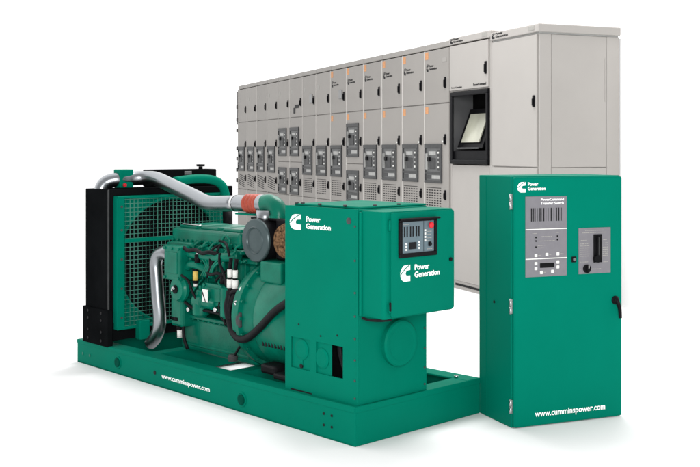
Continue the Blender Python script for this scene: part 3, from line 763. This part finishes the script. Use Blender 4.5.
# cables
cn = MB()
for a in (1.338, 1.282):
    cn.cyl((a, .205, .725), (a, .205, .772), .016, None, 'ivory', 12).cyl((a, .205, .660), (a, .205, .712), .019, None, 'ivory', 12).cyl((a, .205, .62), (a, .205, .660), .014, None, 'rubber', 10)
    cn.cyl((a, .205, .712), (a, .205, .725), .012, None, 'plastic', 10).cyl((a, .205, .772), (a, .215, .84), .012, None, 'plastic', 10)
cn.tube([(1.225, .205, .655), (1.20, .20, .665), (1.175, .21, .650)], .016, 'ivory', 10)
cn.build('connector', eng)
MB().tube([(1.335, .205, .64), (1.33, .195, .60), (1.335, .185, .545), (1.31, .18, .475), (1.26, .17, .405), (1.17, .15, .375), (1.07, .14, .395), (.94, .13, .475), (.82, .12, .565), (.74, .115, .615), (.66, .115, .655)], .023, 'rubber', 14).build('cable', eng)
MB().tube([(1.28, .205, .63), (1.30, .195, .58), (1.318, .185, .53), (1.295, .175, .47)], .017, 'rubber', 12).build('cable', eng)
MB().tube([(1.335, .205, .60), (1.29, .19, .64), (1.23, .20, .655)], .013, 'rubber', 10).build('cable', eng)
MB().tube([(1.49, .25, .60), (1.47, .22, .52), (1.44, .225, .45), (1.42, .25, .42)], .007, 'rubber', 8).build('cable', eng)
MB().tube([(1.165, .15, .53), (1.16, .14, .49), (1.165, .15, .45)], .020, 'brk', 10).tube([(1.20, .16, .56), (1.215, .15, .59), (1.17, .15, .60)], .006, 'steel', 8).build('solenoid', eng)
MB().tube([(1.83, .20, .872), (1.77, .195, .858), (1.70, .20, .868), (1.62, .195, .852), (1.55, .20, .862), (1.50, .24, .85)], .013, 'rubber', 8).build('wiring_loom', eng)
MB().tube([(1.94, .24, .58), (1.93, .235, .50), (1.90, .24, .40), (1.89, .24, .28), (1.86, .25, .20)], .011, 'rubber', 8).build('wiring_loom', eng)
MB().cyl((1.925, .232, .27), (1.925, .232, .325), .018, None, 'ivory', 12).cyl((1.925, .232, .325), (1.925, .232, .345), .022, None, 'plastic', 12).build('drain_valve', eng)
MB().cyl((2.0, .24, .39), (1.93, .24, .39), .024, None, 'plastic', 14).build('pipe_joint', eng)
MB().tube([(1.22, .23, .36), (1.25, .21, .30), (1.29, .20, .24)], .008, 'rubber', 8).lathe((1.30, .20, .215), (1.30, .20, 1), [(0, .03), (.03, .032), (.04, .02)], 'brk', 14).build('drain_hose', eng)
# small pipes and bolts that break up the casting
for k in range(10):
    a = random.uniform(1.35, 1.8); z = random.uniform(.55, .82); dz = random.uniform(-.12, .12); da = random.uniform(-.12, .12); r_ = random.uniform(.006, .011)
    MB().tube([(a, .285, z), (a+da*.3, .245, z+dz*.4), (a+da*.8, .235, z+dz*.8), (a+da, .285, z+dz)], r_, 'cast' if k % 4 else 'rubber', 8).build('fuel_pipe', eng)
for k in range(6):
    a = 1.34+k*.085
    MB().tube([(a, .292, .915), (a+.01, .262, .90), (a+.02, .245, .86), (1.52+.02*k, .225, .78), (1.56+.022*k, .225, .70)], .0075, 'rubber' if k == 2 else 'cast', 8).build('fuel_pipe', eng)
pm = MB().lathe((1.76, .245, .535), (1.40, .245, .535), [(0, .03), (.02, .05), (.10, .052), (.11, .042), (.20, .042), (.22, .02)], 'cast', 24).box(1.58, 1.72, .215, .27, .56, .61, 'cast', .01, 2)
for k in range(4): pm.cyl((1.60+k*.034, .24, .61), (1.60+k*.034, .24, .635), .011, None, 'cast', 10)
pm.build('fuel_pump', eng)
for (p_, r_) in (([(1.47, .225, .86), (1.45, .21, .80), (1.40, .205, .74), (1.385, .215, .66)], .009), ([(1.80, .16, .70), (1.74, .17, .67), (1.72, .19, .60), (1.69, .21, .53)], .008),
                 ([(1.62, .23, .73), (1.55, .215, .72), (1.48, .215, .735), (1.42, .23, .72)], .010), ([(1.82, .20, .52), (1.74, .22, .485), (1.60, .235, .48), (1.46, .235, .47), (1.40, .22, .42)], .010),
                 ([(1.355, .215, .85), (1.36, .205, .90), (1.42, .23, .93), (1.55, .28, .93)], .008)):
    MB().tube(p_, r_, 'rubber', 8).build('hose', eng)
for (a, b, z) in ((1.57, .235, .80), (1.44, .228, .70), (1.70, .215, .815)):
    MB().cyl((a, b, z-.03), (a, b, z+.02), .018, None, 'plastic', 12).cyl((a, b, z+.02), (a, b, z+.034), .010, None, 'steel', 10).build('solenoid', eng)
for (a, z) in ((1.82, .468), (1.52, .50), (1.36, .53)):
    MB().cyl((a, .235, z), (a, .222, z), .016, None, 'steel', 6).build('hex_plug', eng)
MB().box(1.86, 2.06, .34, .36, 1.006, 1.012, 'steel', .002).build('nameplate', eng)
# lower intercooler pipe
MB().tube([(2.00, .215, .805), (2.05, .20, .825), (2.12, .195, .808), (2.150, .19, .745), (2.140, .19, .65), (2.125, .19, .52), (2.112, .195, .40), (2.125, .20, .315), (2.185, .21, .24), (2.26, .22, .19)], .044, 'alu', 22).build('intercooler_pipe', t)
